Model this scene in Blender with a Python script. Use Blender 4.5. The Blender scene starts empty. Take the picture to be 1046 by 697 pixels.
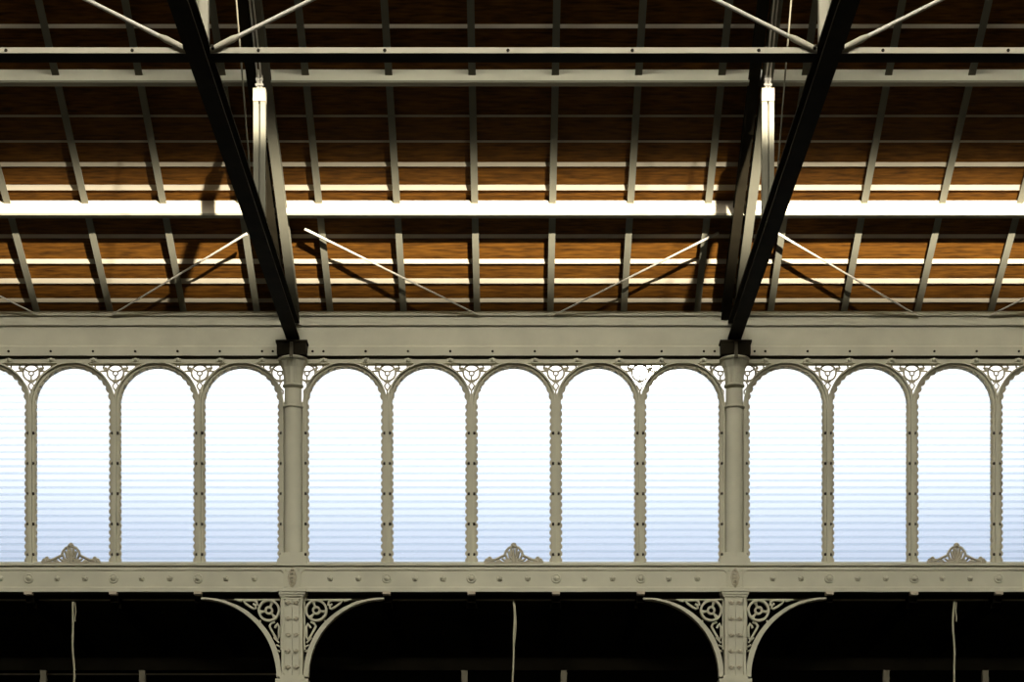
import bpy, math, random
from mathutils import Vector, Matrix
random.seed(7)
C = bpy.context.scene.collection
PI = math.pi

# ------------------------------------------------------------------ survey frame
# wall plane Y = 0, camera 30 m in front of it, d = distance of a point from the wall
K, F, CX, HY, EYE, DIST = 71.3, 2139.0, 524.75, 1035.0, 1.6, 30.0
def r_(d): return DIST/(DIST-d)
def X_(px, d=0): return (px-CX)/(K*r_(d))
def Z_(py, d=0): return EYE+(HY-py)/(K*r_(d))
def P_(px, py, d=0): return Vector((X_(px, d), -d, Z_(py, d)))
SL = 0.503                                   # roof slope
def zr(d): return EYE+10.03+SL*d             # underside of the rafters
def d_of(py, off=0.0):
    lo, hi = -1.0, 12.0
    for _ in range(60):
        m = (lo+hi)/2
        y = HY-K*r_(m)*(zr(m)+off-EYE)
        if y > py: lo = m
        else: hi = m
    return lo

# ------------------------------------------------------------------ materials
def mat(name, base, rough=0.55, spec=0.3, metal=0.0, var=0.12, scale=6.0, dirt=None, bump=0.0):
    m = bpy.data.materials.new(name); m.use_nodes = True
    nt = m.node_tree; b = nt.nodes['Principled BSDF']
    b.inputs['Roughness'].default_value = rough
    b.inputs['Specular IOR Level'].default_value = spec
    b.inputs['Metallic'].default_value = metal
    tc = nt.nodes.new('ShaderNodeTexCoord')
    nz = nt.nodes.new('ShaderNodeTexNoise'); nz.inputs['Scale'].default_value = scale
    nz.inputs['Detail'].default_value = 5
    rp = nt.nodes.new('ShaderNodeValToRGB')
    lo = tuple(c*(1-var) for c in base)+(1,); hi = tuple(min(1, c*(1+var)) for c in base)+(1,)
    if dirt: lo = tuple(dirt)+(1,)
    rp.color_ramp.elements[0].position = 0.3; rp.color_ramp.elements[0].color = lo
    rp.color_ramp.elements[1].position = 0.65; rp.color_ramp.elements[1].color = hi
    nt.links.new(tc.outputs['Object'], nz.inputs['Vector'])
    nt.links.new(nz.outputs['Fac'], rp.inputs['Fac'])
    nt.links.new(rp.outputs['Color'], b.inputs['Base Color'])
    if bump:
        bp = nt.nodes.new('ShaderNodeBump'); bp.inputs['Strength'].default_value = bump
        bp.inputs['Distance'].default_value = 0.01
        nt.links.new(nz.outputs['Fac'], bp.inputs['Height'])
        nt.links.new(bp.outputs['Normal'], b.inputs['Normal'])
    return m

PAINT = mat('cream_iron_paint', (0.545, 0.520, 0.385), 0.7, 0.12, var=0.07, scale=2.5)
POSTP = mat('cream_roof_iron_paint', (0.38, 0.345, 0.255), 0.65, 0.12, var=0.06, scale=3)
PAINT_D = mat('cream_iron_paint_relief', (0.45, 0.405, 0.29), 0.7, 0.1, var=0.1, scale=9)
ROOFP = mat('roof_iron_paint', (0.18, 0.168, 0.12), 0.65, 0.1, var=0.07, scale=3)
BATP = mat('batten_white_paint', (0.52, 0.45, 0.325), 0.65, 0.1, var=0.06, scale=3)
TIEP = mat('dark_shaded_iron_paint', (0.020, 0.016, 0.009), 0.75, 0.05, var=0.2, scale=4)  # dark iron, with the shade on the ties painted in as near-black
CHORDP = mat('olive_iron_paint', (0.14, 0.125, 0.085), 0.65, 0.1, var=0.1, scale=4)
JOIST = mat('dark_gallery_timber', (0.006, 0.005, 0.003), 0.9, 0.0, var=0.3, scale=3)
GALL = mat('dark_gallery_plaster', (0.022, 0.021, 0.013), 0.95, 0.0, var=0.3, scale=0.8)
BOLT = mat('rusty_bolt_iron', (0.03, 0.024, 0.014), 0.7, 0.1, var=0.2, scale=20)
ROD = mat('pale_steel_rod', (0.52, 0.48, 0.39), 0.5, 0.3, var=0.06, scale=8)
CABLE = mat('pale_cable_sheath', (0.42, 0.39, 0.26), 0.7, 0.1, var=0.1, scale=8)
FLOOR = mat('worn_concrete', (0.04, 0.035, 0.026), 0.7, 0.2, var=0.2, scale=0.7)
WALLM = mat('market_plaster', (0.09, 0.075, 0.05), 0.9, 0.1, var=0.1, scale=0.6)

def wood_mat():
    m = bpy.data.materials.new('roof_deck_timber'); m.use_nodes = True
    nt = m.node_tree; b = nt.nodes['Principled BSDF']; L = nt.links.new
    b.inputs['Roughness'].default_value = 0.75; b.inputs['Specular IOR Level'].default_value = 0.1
    tc = nt.nodes.new('ShaderNodeTexCoord')
    mp = nt.nodes.new('ShaderNodeMapping'); mp.inputs['Scale'].default_value = (1.2, 9, 9)
    nz = nt.nodes.new('ShaderNodeTexNoise'); nz.inputs['Scale'].default_value = 3; nz.inputs['Detail'].default_value = 6
    n2 = nt.nodes.new('ShaderNodeTexNoise'); n2.inputs['Scale'].default_value = 0.9; n2.inputs['Detail'].default_value = 3
    rp = nt.nodes.new('ShaderNodeValToRGB')
    rp.color_ramp.elements[0].position = 0.25; rp.color_ramp.elements[0].color = (0.045, 0.016, 0.0022, 1)
    rp.color_ramp.elements[1].position = 0.75; rp.color_ramp.elements[1].color = (0.225, 0.088, 0.0095, 1)
    mx = nt.nodes.new('ShaderNodeMixRGB'); mx.blend_type = 'MULTIPLY'; mx.inputs[0].default_value = 0.45
    L(tc.outputs['Object'], mp.inputs['Vector']); L(mp.outputs['Vector'], nz.inputs['Vector'])
    L(tc.outputs['Object'], n2.inputs['Vector'])
    L(nz.outputs['Fac'], rp.inputs['Fac']); L(rp.outputs['Color'], mx.inputs[1]); L(n2.outputs['Fac'], mx.inputs[2])
    L(mx.outputs['Color'], b.inputs['Base Color'])
    return m
WOOD = wood_mat()

def pane_mat():
    m = bpy.data.materials.new('frosted_louvre_glass'); m.use_nodes = True
    nt = m.node_tree; nt.nodes.clear(); L = nt.links.new
    o = nt.nodes.new('ShaderNodeOutputMaterial')
    t = nt.nodes.new('ShaderNodeBsdfTransparent'); t.inputs[0].default_value = (0.885, 0.91, 0.935, 1)
    tl = nt.nodes.new('ShaderNodeBsdfTranslucent'); tl.inputs[0].default_value = (0.85, 0.9, 0.95, 1)
    mx = nt.nodes.new('ShaderNodeMixShader'); mx.inputs[0].default_value = 0.09
    L(t.outputs[0], mx.inputs[1]); L(tl.outputs[0], mx.inputs[2]); L(mx.outputs[0], o.inputs[0])
    return m
PANE = pane_mat()

# ------------------------------------------------------------------ mesh builder
class MB:
    def __init__(s): s.v = []; s.f = []; s.sm = []
    def add(s, vs, fs, smooth=False):
        n = len(s.v); s.v += [tuple(v) for v in vs]
        s.f += [tuple(i+n for i in f) for f in fs]; s.sm += [smooth]*len(fs)
    def box(s, x0, x1, y0, y1, z0, z1):
        vs = [(x, y, z) for x in (x0, x1) for y in (y0, y1) for z in (z0, z1)]
        s.add(vs, [(0,1,3,2),(4,6,7,5),(0,4,5,1),(2,3,7,6),(0,2,6,4),(1,5,7,3)])
    def sweep(s, prof, p0, p1, side, up, smooth=False):
        """closed 2-D profile (a along side, b along up) swept from p0 to p1"""
        p0, p1, side, up = Vector(p0), Vector(p1), Vector(side), Vector(up)
        n = len(prof)
        vs = [p0+side*a+up*b for a, b in prof]+[p1+side*a+up*b for a, b in prof]
        fs = [(i, (i+1) % n, (i+1) % n+n, i+n) for i in range(n)]
        s.add(vs, fs, smooth); s.add(vs, [tuple(range(n))[::-1], tuple(range(n, 2*n))])
    def beam(s, p0, p1, w, h):
        """box-section bar whose width is horizontal"""
        p0, p1 = Vector(p0), Vector(p1); t = (p1-p0).normalized()
        side = t.cross(Vector((0,0,1)))
        side = Vector((1,0,0)) if side.length < 1e-4 else side.normalized()
        up = side.cross(t).normalized()
        s.sweep([(-w/2,-h/2),(w/2,-h/2),(w/2,h/2),(-w/2,h/2)], p0, p1, side, up)
    def ibeam(s, p0, p1, w, h, tf, tw):
        p0, p1 = Vector(p0), Vector(p1); t = (p1-p0).normalized()
        side = t.cross(Vector((0,0,1))); side = Vector((1,0,0)) if side.length < 1e-4 else side.normalized()
        up = side.cross(t).normalized()
        a, b, c = w/2, h/2, tw/2
        s.sweep([(-a,-b),(a,-b),(a,-b+tf),(c,-b+tf),(c,b-tf),(a,b-tf),(a,b),(-a,b),(-a,b-tf),(-c,b-tf),(-c,-b+tf),(-a,-b+tf)], p0, p1, side, up)
    def tube(s, pts, r, n=6, closed=False, rs=None):
        pts = [Vector(p) for p in pts]; m = len(pts); rings = []
        ref = Vector((0,1,0))
        for i, p in enumerate(pts):
            a = pts[(i-1) % m] if (closed or i > 0) else p
            b = pts[(i+1) % m] if (closed or i < m-1) else p
            t = (b-a).normalized()
            u = t.cross(ref)
            if u.length < 0.05: u = t.cross(Vector((1,0,0)))
            u.normalize(); w = u.cross(t).normalized()
            rr = rs[i] if rs else r
            rings.append([p+(u*math.cos(2*PI*k/n+PI/n)+w*math.sin(2*PI*k/n+PI/n))*rr for k in range(n)])
        vs = [v for rg in rings for v in rg]; fs = []
        for i in range(m if closed else m-1):
            j = (i+1) % m
            fs += [(i*n+k, i*n+(k+1) % n, j*n+(k+1) % n, j*n+k) for k in range(n)]
        s.add(vs, fs, True)
        if not closed: s.add(vs, [tuple(range(n))[::-1], tuple(range((m-1)*n, m*n))])
    def lathe(s, prof, c, axis='z', n=24, cap=True):
        """prof: (radius, height) list about axis through c"""
        c = Vector(c); vs = []
        for r, h in prof:
            for k in range(n):
                a = 2*PI*k/n
                if axis == 'z': vs.append(c+Vector((r*math.cos(a), r*math.sin(a), h)))
                else: vs.append(c+Vector((r*math.cos(a), -h, r*math.sin(a))))    # height towards the camera
        fs = [(i*n+k, i*n+(k+1) % n, (i+1)*n+(k+1) % n, (i+1)*n+k) for i in range(len(prof)-1) for k in range(n)]
        s.add(vs, fs, True)
        if cap: s.add(vs, [tuple(range(n))[::-1], tuple(range((len(prof)-1)*n, len(prof)*n))])
    def prism(s, poly, y0, y1):
        """polygon in X,Z extruded along Y"""
        n = len(poly)
        vs = [(x, y0, z) for x, z in poly]+[(x, y1, z) for x, z in poly]
        s.add(vs, [tuple(range(n)), tuple(range(n, 2*n))[::-1]]+[(i, i+n, (i+1) % n+n, (i+1) % n) for i in range(n)])
    def strip(s, inner, outer, y0, y1, closed=False):
        """band between two point lists (X,Z), extruded along Y"""
        n = len(inner); vs = []
        for y in (y0, y1): vs += [(x, y, z) for x, z in inner]+[(x, y, z) for x, z in outer]
        fs = []
        for i in range(n if closed else n-1):
            j = (i+1) % n
            fs += [(i, j, j+n, i+n), (i+2*n, i+3*n, j+3*n, j+2*n), (i, i+2*n, j+2*n, j), (i+n, j+n, j+3*n, i+3*n)]
        if not closed: fs += [(0, n, 3*n, 2*n), (n-1, 3*n-1, 4*n-1, 2*n-1)]
        s.add(vs, fs)
    def build(s, name, m, parent=None):
        me = bpy.data.meshes.new(name); me.from_pydata(s.v, [], s.f); me.validate()
        if len(me.polygons) == len(s.sm): me.polygons.foreach_set('use_smooth', s.sm)
        import bmesh
        bm = bmesh.new(); bm.from_mesh(me); bmesh.ops.recalc_face_normals(bm, faces=bm.faces); bm.to_mesh(me); bm.free()
        me.materials.append(m)
        o = bpy.data.objects.new(name, me); C.objects.link(o)
        if parent: o.parent = parent; o.matrix_parent_inverse = Matrix.Translation(-parent.location)
        return o

def tag(o, label=None, cat=None, group=None, kind=None):
    for k, v in (('label', label), ('category', cat), ('group', group), ('kind', kind)):
        if v: o[k] = v
    return o
def empty(name, loc, label=None, cat=None, group=None, kind=None):
    o = bpy.data.objects.new(name, None); C.objects.link(o); o.location = loc; o.empty_display_size = 0.1
    return tag(o, label, cat, group, kind)
def copy_part(src, off, parent):
    c = src.copy(); C.objects.link(c); c.parent = parent
    c.matrix_parent_inverse = Matrix.Translation(-parent.location)
    c.location = Vector(off); return c
def structure(name, mb, m): return tag(mb.build(name, m), kind='structure')
ORD = ['first', 'second', 'third', 'fourth', 'fifth', 'sixth', 'seventh', 'eighth', 'ninth', 'tenth', 'eleventh', 'twelfth']

COLX = (224.75/K)                            # columns at +-COLX
SEC = 2*COLX                                 # section (truss) spacing
BAY = 86/K
def arc(cx, cz, r, a0, a1, n): return [(cx+r*math.cos(a0+(a1-a0)*i/n), cz+r*math.sin(a0+(a1-a0)*i/n)) for i in range(n+1)]

# ------------------------------------------------------------------ shell of the hall
HALF, DEEP = 9.32, 42.0
m = MB(); m.box(-HALF, HALF, -DEEP, 5, -0.2, 0); structure('floor', m, FLOOR)
m = MB(); m.box(-HALF-.2, -HALF, -DEEP, 5, 0, 24); structure('wall_left', m, WALLM)
m = MB(); m.box(HALF, HALF+.2, -DEEP, 5, 0, 24); structure('wall_right', m, WALLM)
m = MB(); m.box(-HALF, HALF, -DEEP-.2, -DEEP, 0, 12); structure('wall_back', m, WALLM)
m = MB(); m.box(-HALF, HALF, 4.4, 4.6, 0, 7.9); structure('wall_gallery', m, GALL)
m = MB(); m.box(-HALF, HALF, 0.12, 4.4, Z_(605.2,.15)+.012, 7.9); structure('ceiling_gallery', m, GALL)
def roof_slab(name, d0, d1, slope0, z0):
    mb = MB(); pts = []
    mb.sweep([(0,0),(d1-d0,SL*slope0*(d1-d0)),(d1-d0,SL*slope0*(d1-d0)+.06),(0,.06)], (-HALF,-d0,z0), (HALF,-d0,z0), (0,-1,0), (0,0,1))
    return structure(name, mb, WOOD)
OFFB = 0.088
roof_slab('ceiling', -0.6, 18.5, 1, zr(-0.6)+OFFB)
roof_slab('ceiling_opposite', 23.5, DEEP, -1, zr(18.5)+OFFB)

# ------------------------------------------------------------------ arched windows
ZB, ZS = Z_(577), Z_(414)
RI, RO = 38.0/K, 43.0/K
def arch_path(cx, r, zb=ZB, n=28):
    return [(cx+r, zb)]+arc(cx, ZS, r, 0, PI, n)+[(cx-r, zb)]
wb_frame = MB(); wb_frame.strip(arch_path(0, RI), arch_path(0, RO), 0.05, -0.05)
wb_hood = MB(); wb_hood.strip(arch_path(0, RO-.024), arch_path(0, RO), -0.05, -0.10)
wb_bead = MB(); wb_bead.strip(arch_path(0, RI+.004), arch_path(0, RI+.014), -0.05, -0.062)
wb_sc = MB()
path = [(RI, ZB+0.05+.1*i) for i in range(int((ZS-ZB-.05)/.1)+1)]
for sgn in (1, -1):
    for x, z in path: wb_sc.prism([(sgn*(x+.004), z-.04), (sgn*(x-.014), z-.032), (sgn*(x-.023), z), (sgn*(x-.014), z+.032), (sgn*(x+.004), z+.04)][::sgn], -0.046, -0.03)
for i in range(1, 16):
    a = PI*i/16
    ca, sa = math.cos(a), math.sin(a); rad = Vector((ca, sa)); tan = Vector((-sa, ca))
    poly = []
    for q, t in ((.004,-.042), (-.014,-.034), (-.024,0), (-.014,.034), (.004,.042)):
        p = rad*(RI+q)+tan*t; poly.append((p.x, ZS+p.y))
    wb_sc.prism(poly, -0.046, -0.03)
wb_key = MB(); kz = ZS+RO
wb_key.prism([(-.055, kz-.032), (.055, kz-.032), (.07, kz+.004), (-.07, kz+.004)], -0.05, -0.106)
wb_pane = MB(); PITCH = 7.25/K
z = ZB-0.03
while z < ZS+RI:
    z1 = min(z+PITCH+0.042, ZS+RI-.005)
    def hw(zz):
        if zz <= ZS: return RI+.02
        return math.sqrt(max(0.0, (RI+.02)**2-(zz-ZS)**2))
    a, b = hw(z), hw(z1)
    y0, y1 = 0.005, 0.03
    vs = [(-a,y0,z),(a,y0,z),(b,y1,z1),(-b,y1,z1),(-a,y0+.006,z),(a,y0+.006,z),(b,y1+.006,z1),(-b,y1+.006,z1)]
    wb_pane.add(vs, [(0,1,2,3),(7,6,5,4),(0,4,5,1),(1,5,6,2),(2,6,7,3),(3,7,4,0)])
    z += PITCH
wb_rv = MB(); wb_rv.lathe([(.023,0),(.021,.014),(.008,.02)], (0,-0.05,0), 'y', 8)
protos = None
RIVZ = [Z_(y, .05) for y in (442.6, 473.6, 504.6, 535.6, 566.6)]
wins = []
n_w = 0
for s in (-1, 0, 1):
    for j in range(-2, 3):
        cx = s*SEC+j*BAY
        if abs(cx) > 9.0: continue
        wins.append((s, j, cx))
wins.sort(key=lambda w: w[2])
for n_w, (s, j, cx) in enumerate(wins):
    root = empty('window_%d' % (n_w+1), (cx, 0, ZB), kind='structure')
    if protos is None:
        protos = []
        for nm, mb, mt in (('arch_frame', wb_frame, PAINT), ('hood_mould', wb_hood, PAINT), ('inner_bead', wb_bead, PAINT_D), ('scalloped_edge', wb_sc, PAINT_D), ('keystone', wb_key, PAINT), ('louvre_glass', wb_pane, PANE)):
            o = mb.build(nm, mt, root); o.location = (cx, 0, 0); protos.append(o)
        rv = wb_rv.build('rivet', BOLT, root); rv.location = (cx-40.4/K, 0, RIVZ[0])
        first = True
    else:
        for o in protos: copy_part(o, (cx, 0, 0), root)
        first = False
    for sg in (-1, 1):
        for k, zz in enumerate(RIVZ):
            if first and sg == -1 and k == 0: continue
            copy_part(rv, (cx+sg*40.4/K, 0, zz), root)

# ------------------------------------------------------------------ openwork spandrels over the arches
ZT = Z_(371, .03)
def circ(cx, cz, r, n=20, y=-.02): return [(cx+r*math.cos(2*PI*i/n), y, cz+r*math.sin(2*PI*i/n)) for i in range(n)]
def scroll(cx, cz, r, a0, a1, n=8, y=-.02): return [(x, y, z) for x, z in arc(cx, cz, r, a0, a1, n)]
def spandrel(cx, side=0):
    """side 0: whole panel over a mullion; -1/+1: panel beside a column, opening away from it"""
    mb = MB(); px = 1/K; z = lambda y: Z_(y, .02); y = -.02
    R = 1.0/K
    halves = (-1, 1) if side == 0 else (side,)
    ox = 0 if side == 0 else side*4.0*px
    mb.tube(circ(cx+ox, z(381), 8.4*px), R*1.15, 5, True)
    mb.tube(circ(cx+ox, z(381.6), 2.4*px, 12), R*.9, 5, True)
    for a in (PI/2*3, PI/6, PI*5/6):
        mb.tube([(cx+ox+math.cos(a)*2.4*px, y, z(381.3)+math.sin(a)*2.4*px), (cx+ox+math.cos(a)*8.3*px, y, z(381.3)+math.sin(a)*8.3*px)], R, 5)
    mb.tube([(cx+ox, y, z(371)), (cx+ox, y, z(373.5))], R*1.4, 5)
    for h in halves:
        f = lambda q: cx+h*q*px
        mb.tube([(f(8.0)+ox, y, z(379.4)), (f(15.5)+ox*.2, y, z(379.4))], R, 5)
        mb.tube([(f(5), y, z(372.4)), (f(26.5), y, z(372.4))], R*.9, 5)
        mb.tube([(f(20.5), y, z(371)), (f(20.5), y, z(376))], R, 5)
        mb.tube([(f(12), y, z(371)), (f(11.5), y, z(374.5))]+scroll(f(10.5)+ox*.5, z(376), 1.9*px, PI/2 if h > 0 else PI/2, PI/2-h*PI*1.5, 8), R*.9, 5)
        mb.tube([(f(8.5)+ox, y, z(376)), (f(13.5)+ox*.5, y, z(376.2))], R*.85, 5)
    for h in halves:
        mb.tube([(cx+ox*.6, y, z(389.6)), (cx+ox*.6+h*1.6*px, y, z(392.5)), (cx+ox*.4+h*3.0*px, y, z(394)), (cx+ox*.4+h*1.8*px, y, z(396.5)), (cx+ox*.2, y, z(399.5)), (cx+ox*.2, y, z(403))], R*.95, 5)
        mb.tube([(cx+ox*.6+h*1.0*px, y, z(390)), (cx+ox*.6+h*3.4*px, y, z(390.4))], R*.8, 5)
    if side == 0: mb.prism([(cx-2.2*px, z(403)), (cx+2.2*px, z(403)), (cx+.8*px, z(412)), (cx-.8*px, z(412))], -.03, -.01)
    return mb
sec_word = {-1: 'left of the left column', 0: 'between the two columns', 1: 'right of the right column'}
for s in (-1, 0, 1):
    for j in range(-3, 3):
        x = s*SEC+(j+.5)*BAY
        if abs(x) > 7.45: continue
        if j in (-3, 2):
            side = 1 if j == -3 else -1
            c = -1 if x < 0 else 1
            ob = spandrel(x, side).build('spandrel_grille', PAINT_D)
            tag(ob, 'cream openwork iron half spandrel hugging the %s side of the %s column' % ('right' if side > 0 else 'left', 'left' if c < 0 else 'right'), 'spandrel', 'openwork spandrels over the arched windows')
        else:
            ob = spandrel(x, 0).build('spandrel_grille', PAINT_D)
            if s == 0: lab = 'cream openwork iron spandrel over the %s mullion right of the left column' % ORD[j+2]
            elif s < 0: lab = 'cream openwork iron spandrel over the %s mullion left of the left column' % ORD[1-j]
            else: lab = 'cream openwork iron spandrel over the %s mullion right of the right column' % ORD[j+2]
            tag(ob, lab, 'spandrel', 'openwork spandrels over the arched windows')

# ------------------------------------------------------------------ frieze rail and upper girder
m = MB(); zt, zb = Z_(367.2, .08), Z_(371.4, .08)
m.box(-HALF, HALF, -.08, .04, zb, zt); m.box(-HALF, HALF, -.088, -.08, zb, zb+.016)
fr = empty('frieze_rail', (0, 0, zb), 'narrow cream rail with leaf clips running just above the arches', 'rail')
m.build('rail', PAINT, fr)
m = MB(); m.box(-HALF, HALF, .04, .06, zb+.01, Z_(352)); m.build('back_plate', CHORDP, fr)  # slot backed in darker paint that stands in for its shade
boltx = []
for s in (-1, 0, 1):
    for j in range(-2, 3):
        for q in (-.25, .25):
            x = s*SEC+(j+q)*BAY
            if abs(x) < 7.5: boltx.append(x)
leaf0 = None
for x in boltx:
    if leaf0 is None:
        mb = MB(); zc = Z_(367.8, .09)
        mb.lathe([(.03,0),(.028,.018),(.012,.026)], (0,-.09,zc), 'y', 10)
        mb.prism([(-.062,zc-.02),(-.05,zc-.034),(-.022,zc-.02),(-.022,zc+.014),(-.045,zc+.02)], -.08, -.10)
        mb.prism([(.062,zc-.02),(.045,zc+.02),(.022,zc+.014),(.022,zc-.02),(.05,zc-.034)], -.08, -.10)
        leaf0 = mb.build('leaf_clip', PAINT, fr); leaf0.location = (x, 0, 0)
    else: copy_part(leaf0, (x, 0, 0), fr)

ug = empty('upper_girder', (0, 0, Z_(363, .14)), 'deep cream iron girder along the eaves above the arched windows', 'girder')
def prof_sweep(pts):
    mb = MB(); mb.sweep([(d, z) for d, z in pts], (-HALF, 0, 0), (HALF, 0, 0), (0,-1,0), (0,0,1)); return mb
def DZ(d, y): return (d, Z_(y, d))
prof_sweep([DZ(.0, 353.5), DZ(.09, 353.5), DZ(.09, 332.2), DZ(.0, 331)]).build('web', PAINT, ug)
prof_sweep([DZ(.0, 332.4), DZ(.125, 332.4), DZ(.125, 322.6), DZ(.155, 322.4), DZ(.155, 319.6), DZ(0, 318)]).build('top_flange', PAINT, ug)
prof_sweep([DZ(.0, 363.4), DZ(.12, 363.4), DZ(.12, 354.6), DZ(.10, 353.0), DZ(0, 352)]).build('bottom_flange', PAINT, ug)
bolt0 = None
for x in boltx+[sg*COLX+q*20.3/K for sg in (-1, 1) for q in (-1, 1)]:
    if bolt0 is None:
        mb = MB(); mb.lathe([(.018,0),(.016,.014),(.005,.02)], (0,-.12,Z_(359, .12)), 'y', 8)
        bolt0 = mb.build('bolt', BOLT, ug); bolt0.location = (x, 0, 0)
    else: copy_part(bolt0, (x, 0, 0), ug)

# ------------------------------------------------------------------ lower girder with bosses
lg = empty('lower_girder', (0, 0, Z_(605, .18)), 'cream iron balcony girder with round bosses under the arched windows', 'girder')
mb = prof_sweep([DZ(-.05, 605), DZ(.20, 604.8), DZ(.20, 600.6), DZ(.175, 599.6), DZ(.175, 583.4), DZ(.19, 582.6), DZ(.19, 579.8), DZ(.165, 579.2), DZ(.165, 578.4), DZ(.21, 578.0), DZ(.21, 575.6), DZ(-.05, 574)])
mb.build('beam', PAINT, lg)
DG = .175
for s in (-1, 0, 1):                          # raised edging at the ends of the long panels
    for sg in (-1, 1):
        xe = s*SEC+sg*(COLX-8.6/K)
        if abs(xe) > 7.6: continue
        z0, z1 = Z_(600.5, DG), Z_(582.8, DG)
        mb = MB(); mb.prism([(xe, z0), (xe+sg*.016, z0), (xe+sg*.016, z1), (xe-sg*.045, z1), (xe, z1-.045)], -DG+.002, -DG-.026)
        mb.build('panel_moulding', PAINT, lg)
for sg in (-1, 1):
    mb = MB(); mb.box(sg*COLX-8.6/K+.045, sg*COLX+8.6/K-.045, -DG-.02, -DG+.002, Z_(600.5, DG), Z_(582.8, DG)); mb.build('centre_plate', PAINT, lg)
big0 = small0 = None
zb_ = Z_(591.2, .18)
mullx, smallx = [], []
for s in (-1, 0, 1):
    for j in range(-2, 3):
        for q in (1/6, -1/6):
            x = s*SEC+(j+q)*BAY
            if abs(x) < 7.35: smallx.append(x)
        x = s*SEC+(j+.5)*BAY
        if j < 2 and abs(x) < 7.35: mullx.append(x)
for x in mullx:
    if big0 is None:
        mb = MB(); c = (0, -DG, zb_)
        mb.lathe([(.068,-.002),(.068,.014),(.058,.022),(.050,.012),(.036,.010),(.034,.024),(.02,.036),(.003,.040)], c, 'y', 24, False)
        for k in range(8):
            a = 2*PI*k/8; mb.tube([(c[0]+.04*math.cos(a), -DG-.012, zb_+.04*math.sin(a)), (c[0]+.052*math.cos(a), -DG-.016, zb_+.052*math.sin(a))], .006, 5)
        big0 = mb.build('large_boss', PAINT, lg); big0.location = (x, 0, 0)
    else: copy_part(big0, (x, 0, 0), lg)
for x in smallx:
    if small0 is None:
        mb = MB(); c = (0, -DG, zb_)
        mb.lathe([(.042,-.002),(.040,.008),(.028,.009),(.024,.020),(.012,.030),(.003,.031)], c, 'y', 14, False)
        for k in range(5):
            a = PI/2+2*PI/5*k; mb.lathe([(.011,0),(.009,.012),(.002,.016)], (.033*math.cos(a), -DG-.004, zb_+.033*math.sin(a)), 'y', 7, False)
        small0 = mb.build('small_boss', PAINT, lg); small0.location = (x, 0, 0)
    else: copy_part(small0, (x, 0, 0), lg)
for sg in (-1, 1):                            # leaf medallion on the plate under each column
    mb = MB(); cx = sg*COLX; zc = Z_(590.5, .18); y = -DG-.02
    for k in range(5):
        zz = zc+(k-2)*.052; w = (.024, .042, .050, .042, .024)[k]
        mb.lathe([(w,0),(w*.8,.014),(w*.3,.024)], (cx, y, zz), 'y', 10, False)
    for h in (-1, 1):
        mb.tube([(cx, y-.006, zc-.14), (cx+h*.035, y-.006, zc-.09), (cx+h*.058, y-.006, zc), (cx+h*.038, y-.006, zc+.08), (cx, y-.006, zc+.135)], .010, 5)
    mb.lathe([(.018,0),(.016,.03),(.004,.036)], (cx, y, zc), 'y', 10, False)
    mb.build('leaf_medallion', PAINT_D, lg)

# ------------------------------------------------------------------ columns between the windows
for sg in (-1, 1):
    word = 'left' if sg < 0 else 'right'; x = sg*COLX; dy = .075
    c = empty('column', (x, -dy, ZB), 'round cream iron column on the %s, with fluted neck, between the arched windows' % word, 'column', 'columns between the windows')
    mb = MB(); mb.lathe([(.130, Z_(572)), (.130, Z_(556)), (.128, Z_(500)), (.124, Z_(400))], (x,-dy,0), 'z', 28); mb.build('shaft', PAINT, c)
    mb = MB(); z0 = Z_(578, .2)
    mb.box(x-.215, x+.215, -.205, .06, Z_(575.8, .2), Z_(571.5, .2))
    mb.sweep([(-.2,0),(.2,0),(.155,.1),(-.155,.1)], (x,-.20,Z_(571.5,.2)), (x,.05,Z_(571.5,.2)), (1,0,0), (0,0,1))
    mb.build('base', PAINT, c)
    mb = MB()                                  # flat plates beside the shaft
    for h in (-1, 1): mb.box(x+h*.145-.034, x+h*.145+.034, -.06, .05, ZB, Z_(412))
    mb.build('side_plates', PAINT, c)
    for yy in (414, 392):
        mb = MB(); zz = Z_(yy, .2)
        mb.lathe([(.126,-.02),(.150,-.012),(.150,.010),(.126,.02)], (x,-dy,zz), 'z', 28); mb.build('collar', PAINT, c)
    mb = MB(); z0 = Z_(391, .2)                # fluted, flaring neck
    n = 40; prof = [(.128, z0), (.134, Z_(382, .2)), (.152, Z_(373.5, .25)), (.20, Z_(366.2, .28))]
    vs = []
    for r, zz in prof:
        for k in range(n):
            a = 2*PI*k/n; rr = r*(1.0+(.035 if k % 4 < 2 else -.035)); vs.append((x+rr*math.cos(a), -dy+rr*math.sin(a), zz))
    mb.add(vs, [(i*n+k, i*n+(k+1) % n, (i+1)*n+(k+1) % n, (i+1)*n+k) for i in range(3) for k in range(n)]); mb.build('fluted_neck', PAINT, c)
    mb = MB(); mb.lathe([(.16,Z_(366.6,.28)),(.20,Z_(365.6,.28)),(.214,Z_(365.0,.28)),(.214,Z_(363.2,.28)),(.19,Z_(362.6,.28))], (x,-dy-.03,0), 'z', 32); mb.build('abacus_ring', PAINT, c)
    mb = MB(); zz0, zz1 = Z_(361.5, .3), Z_(347.5, .3)
    mb.box(x-.21, x+.21, -.30, -.08, zz0, zz1); mb.box(x-.225, x+.225, -.315, -.08, zz1-.03, zz1)
    mb.build('bearing_block', TIEP, c)
    mb = MB(); mb.prism([(x-.026, zz0-.06), (x+.026, zz0-.06), (x+.02, zz1-.035), (x-.02, zz1-.035)], -.30, -.345); mb.build('web_rib', CHORDP, c)

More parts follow.
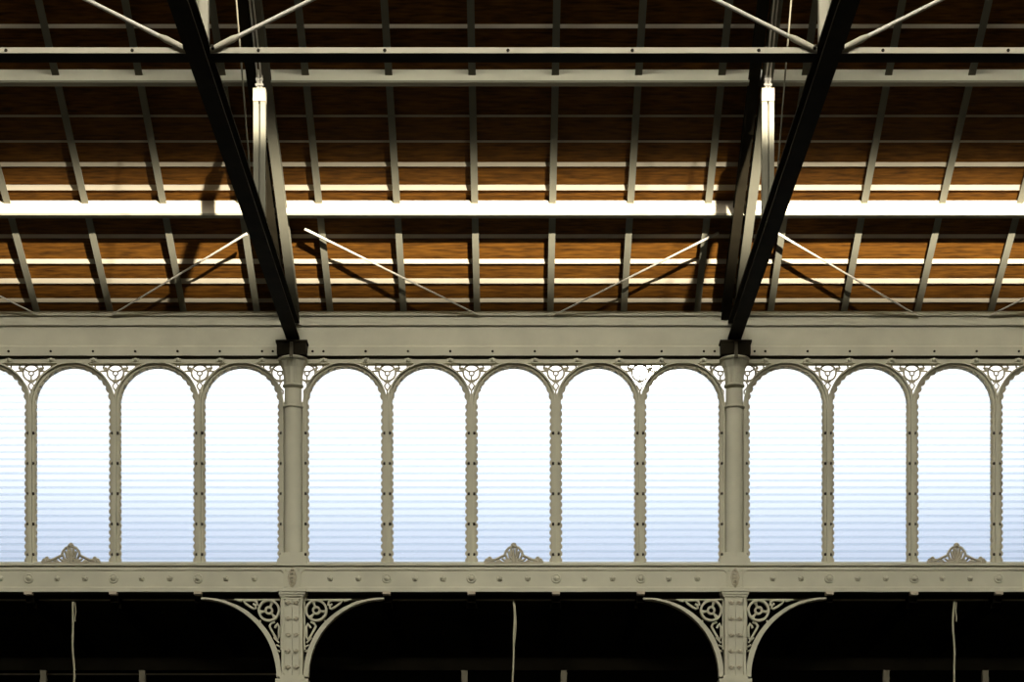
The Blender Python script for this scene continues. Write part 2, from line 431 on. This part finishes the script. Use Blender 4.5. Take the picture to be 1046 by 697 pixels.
# ------------------------------------------------------------------ palmette crests standing on the lower girder
for s in (-1, 0, 1):
    word = {-1: 'left', 0: 'middle', 1: 'right'}[s]; cx = s*SEC; d = .19; y = -d
    z0 = Z_(575.6, d)+.008; u = 1/(K*r_(d))
    c = empty('palmette_crest', (cx, y, z0), 'small cast palmette crest on the balcony girder, %s of the three' % word, 'ornament', 'palmette crests on the balcony girder')
    Q = lambda a, b: (cx+a*u, y, z0+b*u)
    mb = MB()
    mb.tube([Q(0,0), Q(0,16)], 1.3*u, 6, rs=[1.7*u, 1.0*u])
    for h in (-1, 1):
        for (a1, b1, a2, b2) in ((4,5,5.5,11.5), (6.5,3.5,8.6,8), (2.2,7,2.8,14.5)):
            mb.tube([Q(h*.6,1.5), Q(h*a1*.7,b1*.9), Q(h*a1,b1), Q(h*a2,b2)], 1.0*u, 5, rs=[.9*u,1.2*u,1.35*u,1.5*u])
        mb.tube([Q(h*9.5,7.2), Q(h*8,11.5), Q(h*5,15), Q(0,17)], 1.45*u, 5)
    mb.lathe([(3.1*u,0),(2.6*u,1.2*u),(1*u,1.8*u)], Q(0,17.4), 'y', 12, True); mb.build('palmette', PAINT_D, c)
    for h in (-1, 1):
        mb = MB()
        mb.tube([Q(h*9.5,7.2), Q(h*14,5.2), Q(h*19,2.8), Q(h*24.5,1.6)], 1.45*u, 5)
        mb.tube([Q(h*3,1), Q(h*9,2.0), Q(h*12,4.2)], 1.25*u, 5)
        mb.tube([Q(h*12,0.3), Q(h*14.5,2.4), Q(h*18,1.0)], 1.1*u, 5)
        mb.lathe([(2.2*u,0),(1.6*u,1*u)], Q(h*6.6,2.6), 'y', 10, True); mb.build('scroll', PAINT_D, c)
        mb = MB()
        for (a, b, rr) in ((24.5,4.2,2.3), (21.8,2.4,1.9), (27.4,2.6,2.1), (29.2,.9,1.5)):
            mb.lathe([(rr*u,0),(rr*.7*u,.9*u)], Q(h*a,b), 'y', 10, True)
        mb.tube([Q(h*24.5,0), Q(h*24.5,4)], 1.2*u, 5); mb.build('end_leaf', PAINT_D, c)
    mb = MB(); mb.box(cx-30*u, cx+30*u, y-.015, y+.015, z0-.008, z0+.012); mb.build('foot', PAINT_D, c)

# ------------------------------------------------------------------ pillars under the columns
for sg in (-1, 1):
    word = 'left' if sg < 0 else 'right'; cx = sg*COLX; d = .20; u = 1/(K*r_(d))
    p = empty('pillar', (cx, -d+.13, 0), 'square cream iron pillar with rivet rows under the %s round column' % word, 'pillar', 'pillars under the columns')
    y = -d
    zc = Z_(612, d)
    mb = MB(); mb.box(cx-10.4*u, cx+10.4*u, y, y+.26, Z_(691, d), zc+.02); mb.build('shaft', PAINT, p)
    mb = MB()
    for h in (-1, 1): mb.box(min(cx+h*.25*u, cx+h*7.0*u), max(cx+h*.25*u, cx+h*7.0*u), y-.03, y, Z_(691, d), zc)
    mb.build('face_plates', PAINT, p)
    for h in (-1, 1):
        mb = MB(); mb.box(min(cx+h*8.4*u, cx+h*10.8*u), max(cx+h*8.4*u, cx+h*10.8*u), y-.035, y+.1, Z_(691, d), zc); mb.build('edge_strip', PAINT, p)
    mb = MB()
    for (w, ya, yb) in ((14.4,602.5,605.2), (13.0,605.0,606.0), (13.6,605.8,607.7), (12.0,607.5,608.6), (12.6,608.4,610), (11.2,609.9,612.4)):
        mb.box(cx-w*u, cx+w*u, y-.014*(w-9.6), y+.27, Z_(yb, d), Z_(ya, d))
    mb.build('capital', PAINT, p)
    mb = MB(); mb.box(cx-16.8*u, cx+16.8*u, y-.07, y+.3, 0, Z_(694.2, d)); mb.box(cx-12.5*u, cx+12.5*u, y-.04, y+.28, Z_(694.4, d), Z_(690.5, d))
    mb.build('base', PAINT, p)
    ch0 = None
    for yy in (616, 632.5, 649, 665.5, 682):
        for h in (-1, 1):
            if ch0 is None:
                mb = MB(); mb.lathe([(2.0*u,0),(1.7*u,.016),(.5*u,.024)], (0,y-.03,0), 'y', 10, True)
                mb.prism([(-2.8*u,0.9*u),(0,-1.3*u),(2.8*u,.9*u),(2.8*u,-.3*u),(0,-2.7*u),(-2.8*u,-.3*u)], y-.028, y-.055)
                ch0 = mb.build('rivet', PAINT_D, p); ch0.location = (cx+h*4.1*u, 0, Z_(yy, d))
            else: copy_part(ch0, (cx+h*4.1*u, 0, Z_(yy, d)), p)

# quarter-arch brackets either side of each pillar
def bez(p, q, n=10): return [p(i/n) for i in range(n+1)]
for sg in (-1, 1):
    for h in (-1, 1):
        d = .13; u = 1/(K*r_(d)); y = -d
        cx = sg*COLX
        b = empty('arch_bracket', (cx+h*10.6*u, y, Z_(690, d)), 'pierced quarter arch bracket on the %s side of the %s pillar' % ('right' if h > 0 else 'left', 'left' if sg < 0 else 'right'), 'bracket', 'pierced brackets beside the pillars')
        XX = lambda q: cx+h*q*u                # q: px from the pillar axis
        ZZ = lambda v: Z_(v, d)
        A, B = 77.0, 79.0                      # ellipse radii in px, centre (93.5, 692)
        def el(t, k=0): return (XX(93.5-(A+k)*math.cos(t)), ZZ(692-(B+k)*math.sin(t)))
        N = 28; t1 = PI/2
        inner = [el(t1*i/N) for i in range(N+1)]
        outer = []
        for i in range(N+1):
            t = t1*i/N; k = 5.2-3.6*max(0, (t/t1-.35))/.65
            outer.append(el(t, k))
        mb = MB(); mb.strip(inner, outer, y+.09, y-.05); mb.build('arch_rib', PAINT, b)
        mb = MB(); R = 1.15*u
        T = lambda pts, r=R: mb.tube([(XX(a), y, ZZ(v)) for a, v in pts], r, 6)
        T([(12.0,612.8),(12.0,664)], 1.0*u); T([(12.0,612.9),(60,612.9)], 0.9*u)
        mb.build('frame_bars', PAINT, b)
        mb = MB(); rc = (24.2, 624.0)
        mb.strip(arc(XX(rc[0]), ZZ(rc[1]), 9.2*u, 0, 2*PI, 32)[:-1], arc(XX(rc[0]), ZZ(rc[1]), 11.4*u, 0, 2*PI, 32)[:-1], y+.04, y-.04, True)
        ring = mb.build('wheel', PAINT, b)
        mb = MB(); mb.strip(arc(XX(rc[0]), ZZ(rc[1]), 2.4*u, 0, 2*PI, 20)[:-1], arc(XX(rc[0]), ZZ(rc[1]), 4.4*u, 0, 2*PI, 20)[:-1], y+.03, y-.035, True)
        mb.build('hub', PAINT, ring)
        for k in range(3):
            a = math.radians(110+120*k) if h > 0 else math.radians(70-120*k)
            ca, sa = math.cos(a), math.sin(a); mb = MB()
            mb.tube([(XX(rc[0])+ca*4.0*u, y, ZZ(rc[1])+sa*4.0*u), (XX(rc[0])+ca*7*u, y, ZZ(rc[1])+sa*7*u), (XX(rc[0])+ca*9.6*u, y, ZZ(rc[1])+sa*9.6*u)], u, 6, rs=[1.2*u, 1.5*u, 2.8*u])
            mb.build('spoke', PAINT, ring)
        for pts in ([(36.2,619),(37.0,615),(40,613.6),(47,613.9),(50.2,614.4),(48,617),(43,620.6),(39.6,622.4),(37.6,621.6),(38.4,618.6),(40.6,617.2)],
                    [(18.2,635.6),(22.0,637.2),(23.6,640),(22.2,643.2),(18.4,650),(15.2,654),(14.0,650),(14.0,641),(15.6,637.4),(17.4,640),(18.2,642)]):
            mb = MB(); T(pts, 1.35*u); mb.build('heart_scroll', PAINT, b)
        for pts in ([(52,614.5),(57,613.6)], [(14,657),(19.5,651.5)], [(13,661),(16.8,659)], [(13,666),(15.5,664.5)], [(32.5,634),(34,636.4)]):
            mb = MB(); T(pts, 1.0*u); mb.build('tie_bar', PAINT, b)

# ------------------------------------------------------------------ gallery under the girder
for i, x in enumerate(mullx):
    s = -1 if x < -COLX else (1 if x > COLX else 0)
    j = int(round((x-s*SEC)/BAY-.5))
    if s == 0: lab = 'dark gallery joist with pale end block under the %s mullion right of the left column' % ORD[j+2]
    elif s < 0: lab = 'dark gallery joist with pale end block under the %s mullion left of the left column' % ORD[1-j]
    else: lab = 'dark gallery joist with pale end block under the %s mullion right of the right column' % ORD[j+2]
    t = empty('gallery_joist', (x, -.1, Z_(609, .1)), lab, 'joist', 'joists under the gallery')
    mb = MB(); zt = Z_(605.2, .15)-.002
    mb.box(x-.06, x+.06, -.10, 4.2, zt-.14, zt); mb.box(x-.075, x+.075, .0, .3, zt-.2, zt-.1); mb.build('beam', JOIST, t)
    mb = MB(); mb.box(x-.055, x+.055, -.222, -.09, Z_(607.6, .2), zt); mb.build('end_block', BATP, t)
mb = MB(); dd = -.2; z0 = Z_(613.2, dd)
mb.beam((-HALF, -dd, z0), (HALF, -dd, z0), .05, .018)
tag(mb.build('soffit_rail', POSTP), 'thin pale rail running along under the gallery behind the girder', 'rail')
for s in (-1, 0, 1):
    x = s*SEC; d = .02; pts = []
    seed = s*1.7
    top = Z_(614.5, d)
    for i in range(26):
        z = top-(top-(Z_(720, d)))*i/25
        pts.append((x+.006*math.sin(i*.55+seed)+.010*math.sin(i*.27+seed*2), -d, z))
    mb = MB(); mb.tube(pts, .016, 6)
    o = empty('hanging_cable', (x, -d, Z_(720, d)), 'pale thin cable hanging in the dark gallery opening, %s of three' % {-1: 'leftmost', 0: 'middle one', 1: 'rightmost'}[s], 'cable', 'cables hanging under the gallery')
    mb.build('cable', CABLE, o)
    mb = MB(); n = 12
    mb.tube([(x+.03+.006*math.sin(i*.9+seed), -d, top-.01-i*.035) for i in range(9)] if s else [(x+.012+.022*math.sin(i*PI/14), -d, top-.01-i*.042) for i in range(15)], .009, 5)
    mb.build('loose_strand', CABLE, o)
dp = -.9
for s in (-1, 0, 1):
    for h in (-1, 1):
        x = X_({-1: (44, 145), 0: (474.5, 576), 1: (905.5, 1007)}[s][(h+1)//2], dp)
        mb = MB(); mb.box(x-.045, x+.045, -dp, -dp+.09, 0, Z_(685, dp)); 
        tag(mb.build('gallery_post', CHORDP), 'pale post top at the foot of the dark opening, %s of the %s hanging cable' % ('right' if h > 0 else 'left', {-1: 'left', 0: 'middle', 1: 'right'}[s]), 'post', 'posts at the back of the gallery')
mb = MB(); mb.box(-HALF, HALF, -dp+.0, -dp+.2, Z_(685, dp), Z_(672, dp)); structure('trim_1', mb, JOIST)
mb = MB(); dq = -1.0; mb.beam((X_(-60, dq), -dq, Z_(689, dq)), (X_(300, dq), -dq, Z_(689, dq)), .02, .022)
tag(mb.build('handrail', ROD), 'thin pale rail low in the dark opening left of the left pillar', 'rail')

# ------------------------------------------------------------------ roof: purlins, rafters, battens
DP1 = d_of(208); DP2 = d_of(77)
def purlin(dpos, ytop, ybot, label, paint=BATP):
    e = empty('purlin', (0, -dpos, Z_(ybot, dpos)), label, 'purlin', 'heavy purlins along the roof')
    zt_, zb_ = Z_(ytop, dpos), Z_(ybot, dpos)
    mb = MB(); mb.box(-HALF, HALF, -dpos, -dpos+.02, zb_, min(zt_, zr(dpos-.02)+OFFB-.004)); mb.build('web', paint, e)
    mb = MB(); mb.box(-HALF, HALF, -dpos-.012, -dpos+.10, zb_-.016, zb_+.012); mb.build('bottom_flange', ROOFP, e)
    return e
purlin(DP1, 205, 219, 'bright white lit purlin crossing the roof lowest, just above the arched wall')
purlin(DP2, 71, 83.5, 'cream purlin crossing the upper roof behind the bracing beam', PAINT)

tw = {-1: 'left', 1: 'right'}
raf = []
for s in (-1, 0, 1):
    for k in range(6):
        x = s*SEC+(-187.3+74.92*k)/K
        if abs(x) < 490/K: raf.append((s, k, x))
for s, k, x in raf:
    if s == 0: lab = 'slim grey rafter, %s to the right of the left truss' % ORD[k]
    elif s < 0: lab = 'slim grey rafter, %s to the left of the left truss' % ORD[5-k]
    else: lab = 'slim grey rafter, %s to the right of the right truss' % ORD[k]
    mb = MB(); d0, d1 = 0.02, 7.4
    mb.sweep([(-.046,0),(.046,0),(.046,.014),(.012,.02),(.012,.075),(-.012,.075),(-.012,.02),(-.046,.014)], (x,-d0,zr(d0)), (x,-d1,zr(d1)), (1,0,0), (0,0,1))
    tag(mb.build('rafter', ROOFP), lab, 'rafter', 'slim rafters under the roof')

OFF = OFFB-.012
batys = [(307, 'lowest, just above the eaves girder'), (287, 'second up from the eaves girder'), (267, 'third up from the eaves girder'), (241.5, 'dark, fourth up from the eaves girder, just below the bright purlin'),
         (191.5, 'just above the bright purlin'), (168, 'second above the bright purlin'), (145, 'third above the bright purlin'), (119, 'dark, fourth above the bright purlin'), (27, 'topmost, above the bracing beam')]
thick = {307: .045, 287: .055, 267: .05, 191.5: .054, 168: .042, 145: .020, 119: .022, 27: .036}
for yy, lab in batys:
    d = d_of(yy, OFF); t = thick.get(yy, .04)
    mb = MB(); zc = zr(d)+OFF
    # wedge section: its face slopes down from the boards to a lip on the wall side
    q = lambda a, b: (a, SL*a+OFFB-OFF+b)
    mb.sweep([q(t*.5,-.001), q(-t*.45,-.42*t), q(-t*.6,-.42*t), q(-t*.6,-.001)], (-HALF,-d,zc), (HALF,-d,zc), (0,-1,0), (0,0,1))
    tag(mb.build('batten', BATP), 'thin horizontal roof batten, %s' % lab, 'batten', 'thin battens under the roof boards')

# ------------------------------------------------------------------ trusses
DB = 9.0                                       # plane of the upper bracing
def zt_axis(d): return Z_(335.5, 0)+(Z_(-2, 9.9)-Z_(335.5, 0))*d/9.9
for sg in (-1, 1):
    x = sg*COLX; word = tw[sg]
    t = empty('roof_truss', (x, -.3, Z_(347.5, .3)), '%s iron roof truss with dark tie beam resting on the %s column' % (word, word), 'truss', 'roof trusses on the columns')
    ztie = lambda d: EYE+9.735-.0128*(d-.8)
    mb = MB(); a, b = (x,-.10,ztie(.10)), (x,-18.0,ztie(18.0))
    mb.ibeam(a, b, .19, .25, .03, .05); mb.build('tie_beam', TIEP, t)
    mb = MB(); o1 = -.125
    mb.ibeam((x-.13,-.10,zr(.10)+o1), (x-.13,-18.4,zr(18.4)+o1), .13, .16, .02, .05); mb.build('top_chord', TIEP, t)  # shaded band of the chord, put in as near-black paint
    mb = MB(); mb.ibeam((x+.035,-.10,zr(.10)+o1), (x+.035,-18.4,zr(18.4)+o1), .125, .15, .02, .05)  # second copy in paler paint stands in for the lit strip
    o = mb.build('top_chord', ROOFP, t); o['label'] = 'paler grey copy of the chord, painted as its lit strip'
    # posts: paired angles with a narrow slot
    for (dp_, nm, w) in ((4.0, 'post', .15), (DB, 'post', .19)):
        e = MB(); z0 = ztie(dp_)+.10; z1 = zr(dp_)-.21
        z1 = Z_(105, 4.0) if dp_ == 4.0 else 12.35
        for h in (-1, 1): e.box(x+h*w*.29-w*.21, x+h*w*.29+w*.21, -dp_-.05, -dp_+.05, z0, z1)
        e.box(x-w*.2, x+w*.2, -dp_, -dp_+.02, z0, z1)
        po = e.build(nm, ROOFP if dp_ == 4.0 else POSTP, t)
        if dp_ == 4.0:
            e = MB(); e.box(x-.077, x+.077, -dp_-.065, -dp_+.06, z1, Z_(92, 4.0)); cap = e.build('cap_plate', BATP, po); cap['label'] = 'bright white cap plate'
            e = MB(); zc = Z_(92, 4.0)
            for h in (-1, 1): e.tube([(x+h*.02,-dp_-.03,zc), (x+h*.022,-dp_-.045,zc+.16)], .02, 6)
            e.box(x-.05, x+.05, -dp_-.06, -dp_-.02, zc+.03, zc+.055); e.box(x-.045, x+.045, -dp_-.06, -dp_-.02, zc+.10, zc+.125); e.build('turnbuckle', ROD, po)
        if dp_ == DB:
            e = MB(); e.box(x-.1, x+.1, -dp_-.06, -dp_+.06, z1, z1+.16); e.build('cap_plate', POSTP, po)
            e = MB(); e.tube([(x,-dp_,z1+.15), (x,-dp_,zr(dp_)-.2)], .014, 6); e.build('hanger_rod', CHORDP, po)
    for h in (-1, 1):
        e = MB(); e.tube([(x+h*.022,-4.04,Z_(82,4.0)), (x+h*.022,-5.35,zr(5.35)-.22)], .012, 6); e.build('hanger_rod', ROD, t)
    e = MB(); e.box(x-.14, x+.14, -5.6, -5.0, zr(5.0)-.225, zr(5.0)-.21); e.build('gusset_plate', TIEP, t)
    e = MB(); e.tube([(x,-4.75,ztie(4.75)+.1), (x,-8.3,zr(8.3)-.22)], .011, 6); e.build('diagonal_rod', CHORDP, t)

# upper bracing beams between the trusses
for s in (-1, 0, 1):
    x0, x1 = s*SEC-COLX+.11, s*SEC+COLX-.11
    x0 = max(x0, -HALF); x1 = min(x1, HALF)
    lab = {-1: 'pale bracing beam with dark underside, left of the left truss', 0: 'pale bracing beam with dark underside spanning between the two trusses', 1: 'pale bracing beam with dark underside, right of the right truss'}[s]
    e = empty('bracing_beam', ((x0+x1)/2, -DB, Z_(54, DB)), lab, 'beam', 'bracing beams between the trusses')
    zt_, zb_ = Z_(48.4, DB), Z_(54.2, DB)
    mb = MB(); mb.box(x0, x1, -DB, -DB+.015, zb_, zt_); mb.build('front_flange', POSTP, e)
    mb = MB(); mb.box(x0, x1, -DB+.015, -DB+.21, zb_, zb_+.015); mb.build('bottom_flange', TIEP, e)  # shade of the underside painted on as near-black
    r0 = None
    for px in ((6,135,264,393,519,646,775,902,1030)):
        xx = X_(px, DB)
        if not (x0+.1 < xx < x1-.1): continue
        mb = MB(); mb.lathe([(.018,0),(.012,.014)], (xx,-DB,(zt_+zb_)/2), 'y', 8, True); mb.build('bolt', BOLT, e)

# vertical cross-bracing rods over the bracing beams
for sg in (-1, 1):
    for h in (-1, 1):
        x0 = sg*COLX+h*.14; a = Vector((x0,-DB-.02,Z_(51, DB)))
        run = 3.0 if h == -sg else 3.0
        b = a+Vector((h*run,0,run*.50))
        e = empty('bracing_rod', a, 'pale round bracing rod rising from the beam to the %s of the %s truss' % ('right' if h > 0 else 'left', tw[sg]), 'rod', 'rods rising over the bracing beams')
        dirv = (b-a).normalized()
        mb = MB(); mb.tube([a+dirv*.24, b], .021, 8); mb.build('rod', ROD, e)
        mb = MB(); mb.tube([a-dirv*.02, a+dirv*.03, a+dirv*.22, a+dirv*.29], .03, 8, rs=[.024,.030,.034,.021]); mb.build('clevis', POSTP, e)
        mb = MB(); mb.lathe([(.02,0),(.016,.05)], (a.x,a.y-.02,a.z), 'y', 8, True); mb.build('pin', BOLT, e)

# wind-bracing rods just under the rafters
def wr(p0, p1, lab):
    d0 = 1.42; d1 = .16
    a = P_(p0[0], p0[1], d0); b = P_(p1[0], p1[1], d1)
    mb = MB(); mb.tube([a, a.lerp(b, .18), b], .016, 8, rs=[.019, .014, .011])
    tag(mb.build('wind_rod', ROD), lab, 'rod', 'wind bracing rods under the lower roof')
wr((311,234), (489,322), 'slanting pale wind rod falling rightwards from the left truss')
wr((734,238), (566,322), 'slanting pale wind rod falling leftwards from the right truss')
wr((252,239), (113,322.5), 'slanting pale wind rod falling leftwards from the left truss')
wr((795,239), (938,323), 'slanting pale wind rod falling rightwards from the right truss')
wr((-135,236), (39,322), 'short end of a slanting wind rod at the far left edge')
wr((1182,237), (1010,323), 'short end of a slanting wind rod at the far right edge')

# ------------------------------------------------------------------ sky, sun and daylight
SUN = Vector(((665-CX)/F, 1.0, (HY-375)/F)).normalized()
w = bpy.data.worlds.new('World'); bpy.context.scene.world = w; w.use_nodes = True
nt = w.node_tree; nt.nodes.clear(); L = nt.links.new
out = nt.nodes.new('ShaderNodeOutputWorld'); bg = nt.nodes.new('ShaderNodeBackground')
tc = nt.nodes.new('ShaderNodeTexCoord'); sep = nt.nodes.new('ShaderNodeSeparateXYZ')
L(tc.outputs['Generated'], sep.inputs[0])
rp = nt.nodes.new('ShaderNodeValToRGB'); cr = rp.color_ramp
def stop(p, c):
    e = cr.elements.new(p); e.color = tuple(c)+(1,)
cr.elements[0].position = 0; cr.elements[0].color = (.10,.10,.09,1)
cr.elements[1].position = 1; cr.elements[1].color = (.35,.55,.9,1)
stop(.06, (.40,.46,.60)); stop(.205, (.73,.81,.98)); stop(.225, (.98,1.06,1.22)); stop(.25, (1.5,1.54,1.62)); stop(.30, (2.0,1.95,1.9)); stop(.42, (1.2,1.3,1.45))
L(sep.outputs['Z'], rp.inputs['Fac'])
dot = nt.nodes.new('ShaderNodeVectorMath'); dot.operation = 'DOT_PRODUCT'; dot.inputs[1].default_value = SUN
L(tc.outputs['Generated'], dot.inputs[0])
mr = nt.nodes.new('ShaderNodeMapRange'); mr.inputs['From Min'].default_value = math.cos(math.radians(.62)); mr.inputs['From Max'].default_value = math.cos(math.radians(.25))
mr.inputs['To Min'].default_value = 0; mr.inputs['To Max'].default_value = 40
L(dot.outputs['Value'], mr.inputs['Value'])
ad = nt.nodes.new('ShaderNodeMixRGB'); ad.blend_type = 'ADD'; ad.inputs[0].default_value = 1
L(rp.outputs['Color'], ad.inputs[1]); L(mr.outputs['Result'], ad.inputs[2])
L(ad.outputs['Color'], bg.inputs['Color']); bg.inputs['Strength'].default_value = 1.0
L(bg.outputs[0], out.inputs[0])

def aim(o, target): o.rotation_euler = (Vector(target)-o.location).to_track_quat('-Z', 'Y').to_euler()
def light(name, typ, loc, target, energy, col=(1,1,1), **kw):
    l = bpy.data.lights.new(name, typ); l.energy = energy; l.color = col
    for k, v in kw.items(): setattr(l, k, v)
    o = bpy.data.objects.new(name, l); C.objects.link(o); o.location = loc; aim(o, target); return o
sun = light('sun', 'SUN', (0, 20, 30), (0,0,0), 2.0, (1, .95, .85), angle=math.radians(.53))
sun.rotation_euler = (-SUN).to_track_quat('-Z', 'Y').to_euler()
# daylight through the ridge skylight
light('ridge_skylight', 'AREA', (0,-20.6,21.9), (0,0,8.5), 5400, (1, .965, .87), shape='RECTANGLE', size=16, size_y=2.2)
# added spot, source unseen, squeezed into a flat band across the lower roof
sp = light('low_band_spot', 'SPOT', (6.8,-27,16.2), (6.8,-1.6,12.37), 460000, (1, .93, .80), spot_size=math.radians(130), spot_blend=1.0, shadow_soft_size=.3)
sp.scale = (1, .0054, 1)

# ------------------------------------------------------------------ camera
cam = bpy.data.cameras.new('camera'); co = bpy.data.objects.new('camera', cam); C.objects.link(co)
co.location = (0, -DIST, EYE); co.rotation_euler = (PI/2, 0, 0)
cam.sensor_width = 36; cam.lens = F/1046*36; cam.clip_end = 500
cam.shift_y = (HY-348.5)/1046; cam.shift_x = (523-CX)/1046
S = bpy.context.scene; S.camera = co
S.view_settings.view_transform = 'Standard'; S.view_settings.look = 'None'
S.view_settings.gamma = 1; S.view_settings.use_curve_mapping = False; S.view_settings.exposure = 0
